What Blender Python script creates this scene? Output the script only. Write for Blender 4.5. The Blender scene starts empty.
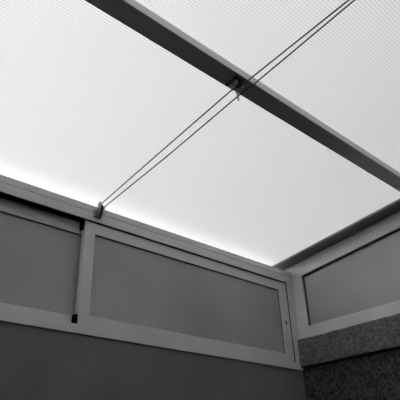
import bpy, bmesh, math, random
from mathutils import Matrix, Vector, noise
random.seed(4)
C = bpy.context.scene.collection
EYE = 1.6

# ------------------------------------------------------------ materials
def new_mat(name):
    m = bpy.data.materials.new(name); m.use_nodes = True
    nt = m.node_tree; nt.nodes.clear()
    out = nt.nodes.new('ShaderNodeOutputMaterial')
    return m, nt, out

def N(nt, kind, **kw):
    n = nt.nodes.new(kind)
    for k, v in kw.items():
        if k in n.inputs: n.inputs[k].default_value = v
        else: setattr(n, k, v)
    return n

def noise_mix(nt, scale, c0, c1, lo=0.35, hi=0.65, detail=6, stretch=(1, 1, 1)):
    tc = N(nt, 'ShaderNodeTexCoord'); mp = N(nt, 'ShaderNodeMapping'); mp.inputs['Scale'].default_value = stretch
    nt.links.new(tc.outputs['Object'], mp.inputs['Vector'])
    no = N(nt, 'ShaderNodeTexNoise', Scale=scale, Detail=detail)
    nt.links.new(mp.outputs[0], no.inputs['Vector'])
    r = N(nt, 'ShaderNodeValToRGB')
    r.color_ramp.elements[0].position = lo; r.color_ramp.elements[0].color = (c0, c0, c0, 1)
    r.color_ramp.elements[1].position = hi; r.color_ramp.elements[1].color = (c1, c1, c1, 1)
    nt.links.new(no.outputs['Fac'], r.inputs['Fac'])
    return no, r

def paint(name, c0, c1, rough=0.5, metal=0.0, scale=9, bump=0.0, bscale=200, spec=0.5, stretch=(1, 1, 1)):
    m, nt, out = new_mat(name)
    p = N(nt, 'ShaderNodeBsdfPrincipled', Roughness=rough, Metallic=metal)
    p.inputs['Specular IOR Level'].default_value = spec
    no, r = noise_mix(nt, scale, c0, c1, stretch=stretch)
    nt.links.new(r.outputs[0], p.inputs['Base Color'])
    if bump:
        nb = N(nt, 'ShaderNodeTexNoise', Scale=bscale, Detail=4)
        tc = N(nt, 'ShaderNodeTexCoord'); nt.links.new(tc.outputs['Object'], nb.inputs['Vector'])
        b = N(nt, 'ShaderNodeBump', Strength=bump, Distance=0.004)
        nt.links.new(nb.outputs['Fac'], b.inputs['Height']); nt.links.new(b.outputs[0], p.inputs['Normal'])
    nt.links.new(p.outputs[0], out.inputs[0])
    return m

def roof_sheet_mat():
    m, nt, out = new_mat('fluted_polycarbonate')
    tc = N(nt, 'ShaderNodeTexCoord'); sx = N(nt, 'ShaderNodeSeparateXYZ')
    nt.links.new(tc.outputs['Object'], sx.inputs[0])
    a = N(nt, 'ShaderNodeMath', operation='MULTIPLY'); a.inputs[1].default_value = 2*math.pi/0.0112
    nt.links.new(sx.outputs['Y'], a.inputs[0])
    s = N(nt, 'ShaderNodeMath', operation='SINE'); nt.links.new(a.outputs[0], s.inputs[0])
    h = N(nt, 'ShaderNodeMapRange'); h.inputs['From Min'].default_value = -1
    h.inputs['From Max'].default_value = 1; h.inputs['To Min'].default_value = SHEET_LO; h.inputs['To Max'].default_value = SHEET_HI
    nt.links.new(s.outputs[0], h.inputs['Value'])
    col = N(nt, 'ShaderNodeCombineColor')
    for i in range(3): nt.links.new(h.outputs[0], col.inputs[i])
    tr = N(nt, 'ShaderNodeBsdfTranslucent'); rf = N(nt, 'ShaderNodeBsdfRefraction', IOR=1.0, Roughness=0.55)
    di = N(nt, 'ShaderNodeBsdfDiffuse', Color=(.85, .85, .85, 1))
    nt.links.new(col.outputs[0], tr.inputs['Color']); nt.links.new(col.outputs[0], rf.inputs['Color'])
    m1 = N(nt, 'ShaderNodeMixShader', Fac=0.7)
    nt.links.new(tr.outputs[0], m1.inputs[1]); nt.links.new(rf.outputs[0], m1.inputs[2])
    m2 = N(nt, 'ShaderNodeMixShader', Fac=0.41)
    nt.links.new(m1.outputs[0], m2.inputs[1]); nt.links.new(di.outputs[0], m2.inputs[2])
    nt.links.new(m2.outputs[0], out.inputs[0])
    return m

def pane_mat(name, axis):
    # frosted twin-wall pane: fine upright flutes, faint cloudy tone
    m, nt, out = new_mat(name)
    p = N(nt, 'ShaderNodeBsdfPrincipled', Roughness=0.38)
    no, r = noise_mix(nt, 1.5, PANE[0], PANE[1], 0.3, 0.7, 2)
    nt.links.new(r.outputs[0], p.inputs['Base Color'])
    tc = N(nt, 'ShaderNodeTexCoord'); sx = N(nt, 'ShaderNodeSeparateXYZ')
    nt.links.new(tc.outputs['Object'], sx.inputs[0])
    a = N(nt, 'ShaderNodeMath', operation='MULTIPLY'); a.inputs[1].default_value = 2*math.pi/0.009
    nt.links.new(sx.outputs[axis], a.inputs[0])
    s = N(nt, 'ShaderNodeMath', operation='SINE'); nt.links.new(a.outputs[0], s.inputs[0])
    b = N(nt, 'ShaderNodeBump', Strength=0.25, Distance=0.0006)
    nt.links.new(s.outputs[0], b.inputs['Height']); nt.links.new(b.outputs[0], p.inputs['Normal'])
    tr = N(nt, 'ShaderNodeBsdfTranslucent', Color=(.5, .5, .5, 1))
    mx = N(nt, 'ShaderNodeMixShader', Fac=0.06)
    nt.links.new(p.outputs[0], mx.inputs[1]); nt.links.new(tr.outputs[0], mx.inputs[2])
    nt.links.new(mx.outputs[0], out.inputs[0])
    return m

SHEET_LO, SHEET_HI = 0.67, 0.96
PANE = (0.30, 0.43)
ALU = paint('white_painted_aluminium', 0.52, 0.57, rough=0.42, scale=5, bump=0.05, bscale=60)
BEAM = paint('satin_aluminium', 0.49, 0.54, rough=0.46, metal=0.78, scale=7, stretch=(0.3, 1, 1))
RAFT = paint('grey_painted_steel', 0.14, 0.17, rough=0.5, scale=6)
SHEET = roof_sheet_mat()
PANE_L = pane_mat('frosted_pane', 'X'); PANE_R = pane_mat('frosted_pane_side', 'Y')
WALL = paint('dark_grey_wall_paint', 0.14, 0.165, rough=0.8, scale=3, bump=0.25, bscale=90, spec=0.2)
STUC = paint('rough_stipple_render', 0.02, 0.08, rough=0.95, scale=60, bump=1.0, bscale=160, spec=0.1)
STONE = paint('rough_grey_stone', 0.07, 0.165, rough=0.9, scale=60, bump=1.0, bscale=110, spec=0.2)
FLOOR = paint('dark_floor_tile', 0.09, 0.12, rough=0.6, scale=4)
STEEL = paint('dull_steel', 0.2, 0.3, rough=0.4, metal=0.8, scale=60)
CABLE = paint('black_coated_cable', 0.03, 0.05, rough=0.45, scale=80)
DARK = paint('dark_iron', 0.22, 0.36, rough=0.5, metal=0.3, scale=60)
SHADE = paint('grey_reveal_shade', 0.04, 0.06, rough=0.8)  # dark tone painted for the shade at the pane edges
RUB = paint('black_rubber_and_shade', 0.004, 0.007, rough=0.9, scale=60, spec=0.1)  # rubber parts, and the dark strips painted as gap shade

# ------------------------------------------------------------ mesh helpers
def box(bm, x0, x1, y0, y1, z0, z1, bev=0.0015):
    r = bmesh.ops.create_cube(bm, size=1)
    for v in r['verts']:
        v.co = Vector(((x0+x1)/2 + v.co.x*(x1-x0), (y0+y1)/2 + v.co.y*(y1-y0), (z0+z1)/2 + v.co.z*(z1-z0)))
    if bev:
        es = list({e for v in r['verts'] for e in v.link_edges})
        bmesh.ops.bevel(bm, geom=es, offset=bev, segments=2, affect='EDGES', profile=0.5)

def prism(bm, pts, axis, a0, a1, bev=0.0):
    """pts: outline in the two other axes (in xyz order), swept along axis from a0 to a1"""
    def mk(p, a):
        c = list(p); c.insert('xyz'.index(axis), a); return bm.verts.new(c)
    A = [mk(p, a0) for p in pts]; B = [mk(p, a1) for p in pts]
    n = len(pts); fs = [bm.faces.new(A), bm.faces.new(B[::-1])]
    for i in range(n): fs.append(bm.faces.new((A[i], B[i], B[(i+1) % n], A[(i+1) % n])))
    bmesh.ops.recalc_face_normals(bm, faces=fs)
    if bev:
        es = list({e for f in fs for e in f.edges})
        bmesh.ops.bevel(bm, geom=es, offset=bev, segments=2, affect='EDGES', profile=0.5)

def cyl(bm, p0, p1, r, seg=20, r2=None):
    p0 = Vector(p0); p1 = Vector(p1); d = p1-p0
    m = Matrix.Translation((p0+p1)/2) @ d.to_track_quat('Z', 'Y').to_matrix().to_4x4()
    bmesh.ops.create_cone(bm, cap_ends=True, segments=seg, radius1=r, radius2=r if r2 is None else r2, depth=d.length, matrix=m)

def tube(bm, pts, r, seg=10):
    pts = [Vector(p) for p in pts]; rings = []
    for i, p in enumerate(pts):
        t = (pts[min(i+1, len(pts)-1)] - pts[max(i-1, 0)]).normalized()
        u = t.cross(Vector((0.3, 0, 1))).normalized(); w = t.cross(u)
        rings.append([bm.verts.new(p + r*(math.cos(k*2*math.pi/seg)*u + math.sin(k*2*math.pi/seg)*w)) for k in range(seg)])
    for a, b in zip(rings, rings[1:]):
        for k in range(seg): bm.faces.new((a[k], a[(k+1) % seg], b[(k+1) % seg], b[k]))
    bm.faces.new(rings[0][::-1]); bm.faces.new(rings[-1])

def obj(name, bm, mat, parent=None, smooth=False):
    bmesh.ops.recalc_face_normals(bm, faces=bm.faces[:])
    me = bpy.data.meshes.new(name); bm.to_mesh(me); bm.free(); me.materials.append(mat)
    if smooth:
        for p in me.polygons: p.use_smooth = True
    o = bpy.data.objects.new(name, me); C.objects.link(o)
    if parent:
        o.parent = parent; o.matrix_parent_inverse = Matrix.Translation(-parent.location)
    return o

def empty(name, loc):
    o = bpy.data.objects.new(name, None); C.objects.link(o); o.location = loc; o.empty_display_size = 0.1
    return o

def structure(o): o['kind'] = 'structure'; return o
def thing(o, label, cat, group=None):
    o['label'] = label; o['category'] = cat
    if group: o['group'] = group
    return o

B = bmesh.new
def Z(z): return z + EYE
def roof(y): return EYE + 1.494 - 0.101*y       # underside of the pitched roof sheets

XW, XE, YS, YN = -2.6, 2.666, -2.0, 2.0

# ------------------------------------------------------------ room shell
bm = B(); box(bm, XW-0.1, XE+0.15, YS-0.1, YN+0.12, -0.1, 0, 0); structure(obj('floor', bm, FLOOR))

bm = B()
box(bm, XW-0.1, XE+0.15, YN+0.006, YN+0.12, 0, Z(0.594), 0)
prism(bm, [(YN+0.006, Z(0.594)), (YN+0.12, Z(0.594)), (YN+0.12, roof(YN+0.12)), (YN+0.006, roof(YN+0.006))], 'x', XW-0.1, -0.42)
structure(obj('wall_left', bm, WALL))

bm = B()
box(bm, XE+0.006, XE+0.15, YS-0.1, YN+0.0055, 0, Z(0.606), 0)
prism(bm, [(YS-0.1, Z(0.783)), (0.15, Z(0.783)), (0.15, roof(0.15)), (YS-0.1, roof(YS-0.1))], 'x', XE+0.012, XE+0.15)
structure(obj('wall_right', bm, STUC))

bm = B()
prism(bm, [(XW-0.1, 0), (XE+0.03, 0), (XE+0.03, roof(YS)), (XW-0.1, roof(YS))], 'y', YS-0.1, YS)
structure(obj('wall_back', bm, WALL))
bm = B()
prism(bm, [(YS, 0), (YN+0.006, 0), (YN+0.006, roof(YN)), (YS, roof(YS))], 'x', XW-0.1, XW)
structure(obj('wall_front', bm, WALL))

# ------------------------------------------------------------ roof sheets (the ceiling)
ceil = structure(empty('ceiling', (0, 0, roof(0))))
def sheet(y0, y1):
    bm = B(); t = 0.010
    prism(bm, [(y0, roof(y0)), (y1, roof(y1)), (y1, roof(y1)+t), (y0, roof(y0)+t)], 'x', XW-0.12, XE+0.16)
    return obj('roof_sheet', bm, SHEET, ceil)
sheet(1.006, 2.13)
sheet(YS-0.12, 1.002)

bm = B(); box(bm, XW, XE+0.15, 2.122, 2.75, 0, Z(1.225), 0.004)  # unseen ledge, added to bounce sky light up onto the roof sheet
structure(obj('bounce_ledge_1', bm, paint('white_bounce_ledge', 0.72, 0.8, rough=0.8)))

# ------------------------------------------------------------ left window band: rails, jamb and two sliding sashes
w1 = structure(empty('window_1', (1.1, YN, Z(0.594))))
XL = -0.42
bm = B()
box(bm, XL, XE, 1.998, 2.004, Z(1.152), Z(1.1985), 0.001)        # front lip, lower band
box(bm, XL, XE, 1.998, 2.004, Z(1.2005), Z(1.234), 0.001)        # front lip, upper band above the hairline joint
box(bm, XL, XE, 2.004, 2.116, Z(1.200), Z(1.2335), 0.0)          # channel roof
box(bm, XL, XE, 2.0435, 2.0455, Z(1.150), Z(1.200), 0.0)         # divider between the two tracks
box(bm, XL, XE, 2.106, 2.116, Z(1.140), Z(1.200), 0.0)
obj('head_rail', bm, ALU, w1)
bm = B(); box(bm, XL+0.06, 1.096, 2.0395, 2.0434, Z(1.149), Z(1.1995), 0.0); obj('gap_shade', bm, RUB, w1)  # black strip standing in for the shade inside the head channel
bm = B(); box(bm, 1.100, 2.6075, 2.0042, 2.0072, Z(1.1475), Z(1.170), 0.0); obj('gap_shade', bm, RUB, w1)  # black strip painted as the shadow line between lip and front sash
bm = B(); box(bm, 2.6040, 2.6085, 2.0042, 2.0072, Z(0.640), Z(1.1475), 0.0); obj('gap_shade', bm, RUB, w1)  # same painted shadow line, upright between sash and jamb
bm = B()
box(bm, XL, XE, 1.998, 2.004, Z(0.594), Z(0.634), 0.001)
box(bm, XL, XE, 2.004, 2.118, Z(0.5945), Z(0.614), 0.0)
box(bm, XL, XE, 2.110, 2.118, Z(0.614), Z(0.640), 0.0)
obj('sill_rail', bm, ALU, w1)
bm = B()
box(bm, 2.608, XE, 1.998, 2.004, Z(0.634), Z(1.152), 0.001)
box(bm, 2.622, XE, 2.004, 2.105, Z(0.614), Z(1.180), 0.0)
box(bm, 2.640, XE+0.15, 2.0985, 2.118, Z(0.596), Z(1.234), 0.0)
box(bm, XE, XE+0.15, 2.0065, 2.10, Z(0.596), Z(0.768), 0.0)
box(bm, 2.634, 2.640, 1.9965, 1.998, Z(0.640), Z(1.150), 0.0)
obj('jamb', bm, ALU, w1)
bm = B()
box(bm, XL, XL+0.06, 1.998, 2.105, Z(0.634), Z(1.152), 0.001)
obj('jamb', bm, ALU, w1)

def sash(x0, x1, yf, sl, sr):
    d = 0.030; zb, zt = Z(0.616), Z(1.170); ib, it = Z(0.683), Z(1.089)
    bm = B()
    box(bm, x0, x0+sl, yf, yf+d, zb, zt, 0.002)
    box(bm, x1-sr, x1, yf, yf+d, zb, zt, 0.002)
    box(bm, x0+sl-0.001, x1-sr+0.001, yf+0.0008, yf+d-0.001, zb, ib, 0.0015)
    box(bm, x0+sl-0.001, x1-sr+0.001, yf+0.0008, yf+d-0.001, it, zt, 0.0015)
    s = obj('sliding_sash', bm, ALU, w1)
    bm = B(); box(bm, x0+sl-0.004, x1-sr+0.004, yf+0.011, yf+0.017, ib-0.004, it+0.004, 0)
    pane = obj('pane', bm, PANE_L, s)
    # painted shade: thin dark strips at the pane's top and right edges
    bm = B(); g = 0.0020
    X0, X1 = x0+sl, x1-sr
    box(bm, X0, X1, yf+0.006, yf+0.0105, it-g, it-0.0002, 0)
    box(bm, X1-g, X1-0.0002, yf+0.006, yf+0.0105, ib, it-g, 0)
    obj('reveal_shade', bm, SHADE, s)
    return s
s1 = sash(-0.355, 1.160, 2.050, 0.06, 0.045)
s2 = sash(1.098, 2.606, 2.008, 0.058, 0.076)
s1['label'] = 'sash in the rear track'; s2['label'] = 'sash in the front track'
# rubber stops at the foot and head of the front sash's meeting stile
bm = B(); box(bm, 1.082, 1.0975, 2.0045, 2.036, Z(0.6345), Z(0.680), 0.003); obj('rubber_stop', bm, RUB, s2)
bm = B(); box(bm, 1.084, 1.0975, 2.018, 2.040, Z(1.105), Z(1.160), 0.003); obj('rubber_stop', bm, RUB, s2)
# lock on the right stile
def disc_y(bm, x, y, z, r, d=0.003): cyl(bm, (x, y, z), (x, y-d, z), r, 20)
lx = 2.565
bm = B(); disc_y(bm, lx-0.004, 2.0085, Z(0.958), 0.0042, 0.0016); lk = obj('screw', bm, DARK, s2)
bm = B(); prism(bm, [(lx-0.005, Z(0.868)), (lx+0.005, Z(0.868)), (lx+0.0065, Z(0.886)), (lx+0.0015, Z(0.897)), (lx-0.005, Z(0.890))], 'y', 2.0065, 2.009); obj('keyhole', bm, RUB, s2)
bm = B(); box(bm, lx-0.009, lx+0.009, 2.0062, 2.009, Z(0.820), Z(0.825), 0.0008); obj('latch_slot', bm, STEEL, s2)

# ------------------------------------------------------------ right window: trapezoid frame following the roof pitch
w2 = structure(empty('window_2', (XE, 1.1, Z(0.784))))
def ztop(y): return Z(1.386 - 0.103*y)          # inner edge of the top bar
def soff(y): return roof(y) - 0.014
yA, yB = 0.15, 2.10
bm = B(); x0, x1 = XE+0.002, XE+0.060
prism(bm, [(yA, Z(0.7835)), (yB, Z(0.7835)), (yB, Z(0.854)), (yA, Z(0.854))], 'x', x0, x1, 0.002)
prism(bm, [(yA, ztop(yA)), (yB, ztop(yB)), (yB, soff(yB)-0.001), (yA, soff(yA)-0.001)], 'x', x0, x1, 0.002)
prism(bm, [(1.918, Z(0.852)), (yB, Z(0.852)), (yB, ztop(yB)+0.002), (1.918, ztop(1.918)+0.002)], 'x', x0+0.0006, x1-0.001)
prism(bm, [(yA, Z(0.852)), (yA+0.08, Z(0.852)), (yA+0.08, ztop(yA+0.08)+0.002), (yA, ztop(yA)+0.002)], 'x', x0+0.0006, x1-0.001)
fr = obj('window_frame', bm, ALU, w2)
bm = B()
prism(bm, [(yA+0.076, Z(0.850)), (1.922, Z(0.850)), (1.922, ztop(1.922)+0.004), (yA+0.076, ztop(yA+0.076)+0.004)], 'x', XE+0.026, XE+0.033)
obj('pane', bm, PANE_R, w2)
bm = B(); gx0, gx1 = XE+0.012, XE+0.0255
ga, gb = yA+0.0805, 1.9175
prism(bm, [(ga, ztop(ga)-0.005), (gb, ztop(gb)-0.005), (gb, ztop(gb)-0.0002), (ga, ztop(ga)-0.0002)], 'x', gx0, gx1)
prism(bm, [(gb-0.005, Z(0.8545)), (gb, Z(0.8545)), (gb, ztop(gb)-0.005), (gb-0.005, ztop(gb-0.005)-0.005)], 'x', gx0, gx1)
obj('reveal_shade', bm, SHADE, w2)  # dark strips standing in for the thin shadow along the reveal
bm = B(); cyl(bm, (x0+0.001, 1.945, Z(0.846)), (x0-0.0012, 1.945, Z(0.846)), 0.005, 16)
obj('screw', bm, DARK, fr)

# ------------------------------------------------------------ rough stone ledge under the right window
bm = B()
ny, nz = 420, 22
ya, yb, za, zb = YS, 1.996, Z(0.610), Z(0.776)
xf = XE-0.026
grid = []
for i in range(ny+1):
    row = []
    for k in range(nz+1):
        y = ya+(yb-ya)*i/ny; z = za+(zb-za)*k/nz
        n1 = noise.noise(Vector((y*22, z*22, 1.3))); n2 = noise.noise(Vector((y*75, z*75, 4.1)))
        n3 = noise.noise(Vector((y*30, 7.7, 0.2)))+0.6*noise.noise(Vector((y*90, 3.7, 0.2)))
        x = xf + 0.003*n1 + 0.002*n2
        e = min(k, nz-k)/nz
        if e < 0.08: x += 0.004*(1-e/0.08)**2
        if k == nz: z += 0.0045*n3
        if k == nz-1: z += 0.003*n3
        if k == 0: z += 0.002*n3
        row.append(bm.verts.new((x, y, z)))
    grid.append(row)
for i in range(ny):
    for k in range(nz): bm.faces.new((grid[i][k], grid[i][k+1], grid[i+1][k+1], grid[i+1][k]))
xb = XE+0.15
back = [[bm.verts.new((xb, ya+(yb-ya)*i/ny, z)) for i in range(ny+1)] for z in (za, zb)]
for i in range(ny):
    bm.faces.new((grid[i][0], grid[i+1][0], back[0][i+1], back[0][i]))
    bm.faces.new((grid[i][nz], back[1][i], back[1][i+1], grid[i+1][nz]))
    bm.faces.new((back[0][i], back[0][i+1], back[1][i+1], back[1][i]))
for i in (0, ny): bm.faces.new([grid[i][k] for k in range(nz+1)] + [back[1][i], back[0][i]])
thing(obj('stone_ledge', bm, STONE), 'rough grey stone ledge running under the right-hand window', 'ledge')

# ------------------------------------------------------------ steel edge rafter and cross beam
bm = B()
prism(bm, [(YS, roof(YS)-0.014), (2.11, roof(2.11)-0.014), (2.11, roof(2.11)-0.0005), (YS, roof(YS)-0.0005)], 'x', 2.568, XE+0.05, 0.0015)
rf = thing(obj('edge_rafter', bm, RAFT), 'dark grey flat metal rafter along the top of the right-hand window', 'rafter')
bm = B()
zb = Z(1.3596)
prism(bm, [(0.964, zb), (1.044, zb), (1.044, roof(1.044)-0.0005), (0.964, roof(0.964)-0.0005)], 'x', XW, 2.567, 0.0018)
bmn = thing(obj('ceiling_beam', bm, BEAM), 'dark metal beam crossing under the bright translucent roof', 'beam')

# ------------------------------------------------------------ cables
def rz(y, d=0.056): return roof(y) - d
def cable(pts, label):
    bm = B(); tube(bm, pts, 0.0029, 10)
    return thing(obj('steel_cable', bm, CABLE, smooth=True), label, 'cable', 'cables strung under the roof')
cable([(1.150, 1.972, Z(1.236)), (1.146, 1.5, rz(1.5)), (1.142, 1.03, rz(1.03)), (1.150, 0.99, rz(0.99)), (1.158, 0.956, rz(0.956)),
       (1.175, 0.50, rz(0.5)), (1.177, 0.0, rz(0)), (1.177, YS+0.012, rz(YS))],
      'thin dark cable gripped by the clamp under the beam, upper of the two')
cable([(1.172, 1.980, Z(1.228)), (1.189, 1.5, rz(1.5)), (1.186, 1.024, rz(1.024)), (1.191, 0.952, rz(0.952)),
       (1.191, 0.50, rz(0.5)), (1.193, 0.0, rz(0)), (1.193, YS+0.012, rz(YS))],
      'thin dark cable passing below the beam clamp, lower of the two')

# bracket on the head rail of the left window
br = thing(empty('cable_bracket', (1.16, 1.998, Z(1.17))), 'small metal bracket on the window head rail holding both cable ends', 'bracket')
bm = B(); box(bm, 1.130, 1.176, 1.994, 1.9978, Z(1.174), Z(1.212), 0.0008); obj('base_plate', bm, STEEL, br)
def ear(x, top):
    bm = B()
    prism(bm, [(1.9935, Z(1.172)), (1.9935, Z(top-0.012)), (1.984, Z(top)), (1.972, Z(top)), (1.963, Z(top-0.014)), (1.966, Z(1.19)), (1.976, Z(1.172))], 'x', x-0.0016, x+0.0016)
    return obj('ear', bm, STEEL, br)
ear(1.150, 1.256); ear(1.1635, 1.243)
bm = B(); cyl(bm, (1.144, 1.978, Z(1.232)), (1.176, 1.978, Z(1.2275)), 0.0035, 14); cyl(bm, (1.174, 1.978, Z(1.2278)), (1.179, 1.978, Z(1.2275)), 0.007, 6); obj('pin', bm, DARK, br)
bm = B(); cyl(bm, (1.1525, 1.978, Z(1.222)), (1.161, 1.978, Z(1.222)), 0.016, 24); obj('pulley', bm, RUB, br)
for sx in (1.137,):
    bm = B(); cyl(bm, (sx, 1.994, Z(1.182)), (sx, 1.989, Z(1.182)), 0.0065, 6); obj('bolt', bm, DARK, br)

# clamp under the beam
cl = thing(empty('cable_clamp', (1.15, 1.004, zb)), 'small dark clamp under the ceiling beam guiding the two cables', 'clamp')
bm = B(); box(bm, 1.115, 1.172, 0.972, 1.036, zb-0.004, zb-0.0002, 0.0008); obj('base_plate', bm, DARK, cl)
for x in (1.1335, 1.1665):
    bm = B(); prism(bm, [(0.984, zb-0.0042), (1.028, zb-0.0042), (1.024, zb-0.026), (1.006, zb-0.036), (0.988, zb-0.026)], 'x', x-0.0018, x+0.0018); obj('ear', bm, DARK, cl)
bm = B(); cyl(bm, (1.127, 1.006, zb-0.0145), (1.174, 1.006, zb-0.0145), 0.0035, 14); cyl(bm, (1.1735, 1.006, zb-0.0145), (1.179, 1.006, zb-0.0145), 0.007, 6); obj('pin', bm, DARK, cl)
for x, y in ((1.121, 0.979), (1.121, 1.029)):
    bm = B(); cyl(bm, (x, y, zb-0.004), (x, y, zb-0.009), 0.0055, 6); obj('bolt', bm, RUB, cl)
bm = B(); tube(bm, [(1.168, 1.020, zb-0.012), (1.176, 1.030, zb-0.016), (1.186, 1.038, zb-0.017), (1.196, 1.043, zb-0.022), (1.203, 1.048, zb-0.031)], 0.0032, 8); obj('hook', bm, STEEL, cl)

# ------------------------------------------------------------ daylight
w = bpy.data.worlds.new('overcast'); bpy.context.scene.world = w; w.use_nodes = True
nt = w.node_tree; bg = nt.nodes['Background']
tc = N(nt, 'ShaderNodeTexCoord')
dt = N(nt, 'ShaderNodeVectorMath', operation='DOT_PRODUCT'); dt.inputs[1].default_value = Vector((-0.68, 0.3, 0.6)).normalized()
nt.links.new(tc.outputs['Generated'], dt.inputs[0])
r = N(nt, 'ShaderNodeMapRange'); r.inputs['From Min'].default_value = -0.3; r.inputs['From Max'].default_value = 1
r.inputs['To Min'].default_value = 0.16; r.inputs['To Max'].default_value = 1.5
nt.links.new(dt.outputs['Value'], r.inputs['Value'])
sp = N(nt, 'ShaderNodeSeparateXYZ'); nt.links.new(tc.outputs['Generated'], sp.inputs[0])
hz = N(nt, 'ShaderNodeMapRange'); hz.inputs['From Min'].default_value = -0.03; hz.inputs['From Max'].default_value = 0.06
hz.inputs['To Min'].default_value = 0.15; hz.inputs['To Max'].default_value = 1.0
nt.links.new(sp.outputs['Z'], hz.inputs['Value'])
mu = N(nt, 'ShaderNodeMath', operation='MULTIPLY'); nt.links.new(r.outputs[0], mu.inputs[0]); nt.links.new(hz.outputs[0], mu.inputs[1])
nt.links.new(mu.outputs[0], bg.inputs['Color']); bg.inputs['Strength'].default_value = 2.0

# ------------------------------------------------------------ camera
cam = bpy.data.cameras.new('camera'); co = bpy.data.objects.new('camera', cam); C.objects.link(co)
W = [[0.7454904, -0.3019938, -0.5941748], [-0.665632, -0.3832354, -0.6403629], [-0.0343232, 0.8728862, -0.4867151]]
m = Matrix(W).to_4x4(); m.translation = Vector((0, 0, EYE)); co.matrix_world = m
cam.sensor_width = 36; cam.lens = 511.124/400*36; cam.clip_start = 0.02
sc = bpy.context.scene; sc.camera = co
vs = sc.view_settings; vs.view_transform = 'Standard'; vs.look = 'None'; vs.gamma = 1; vs.exposure = 0.70; vs.use_curve_mapping = False
sc.cycles.max_bounces = 12; sc.cycles.diffuse_bounces = 8; sc.cycles.transmission_bounces = 10
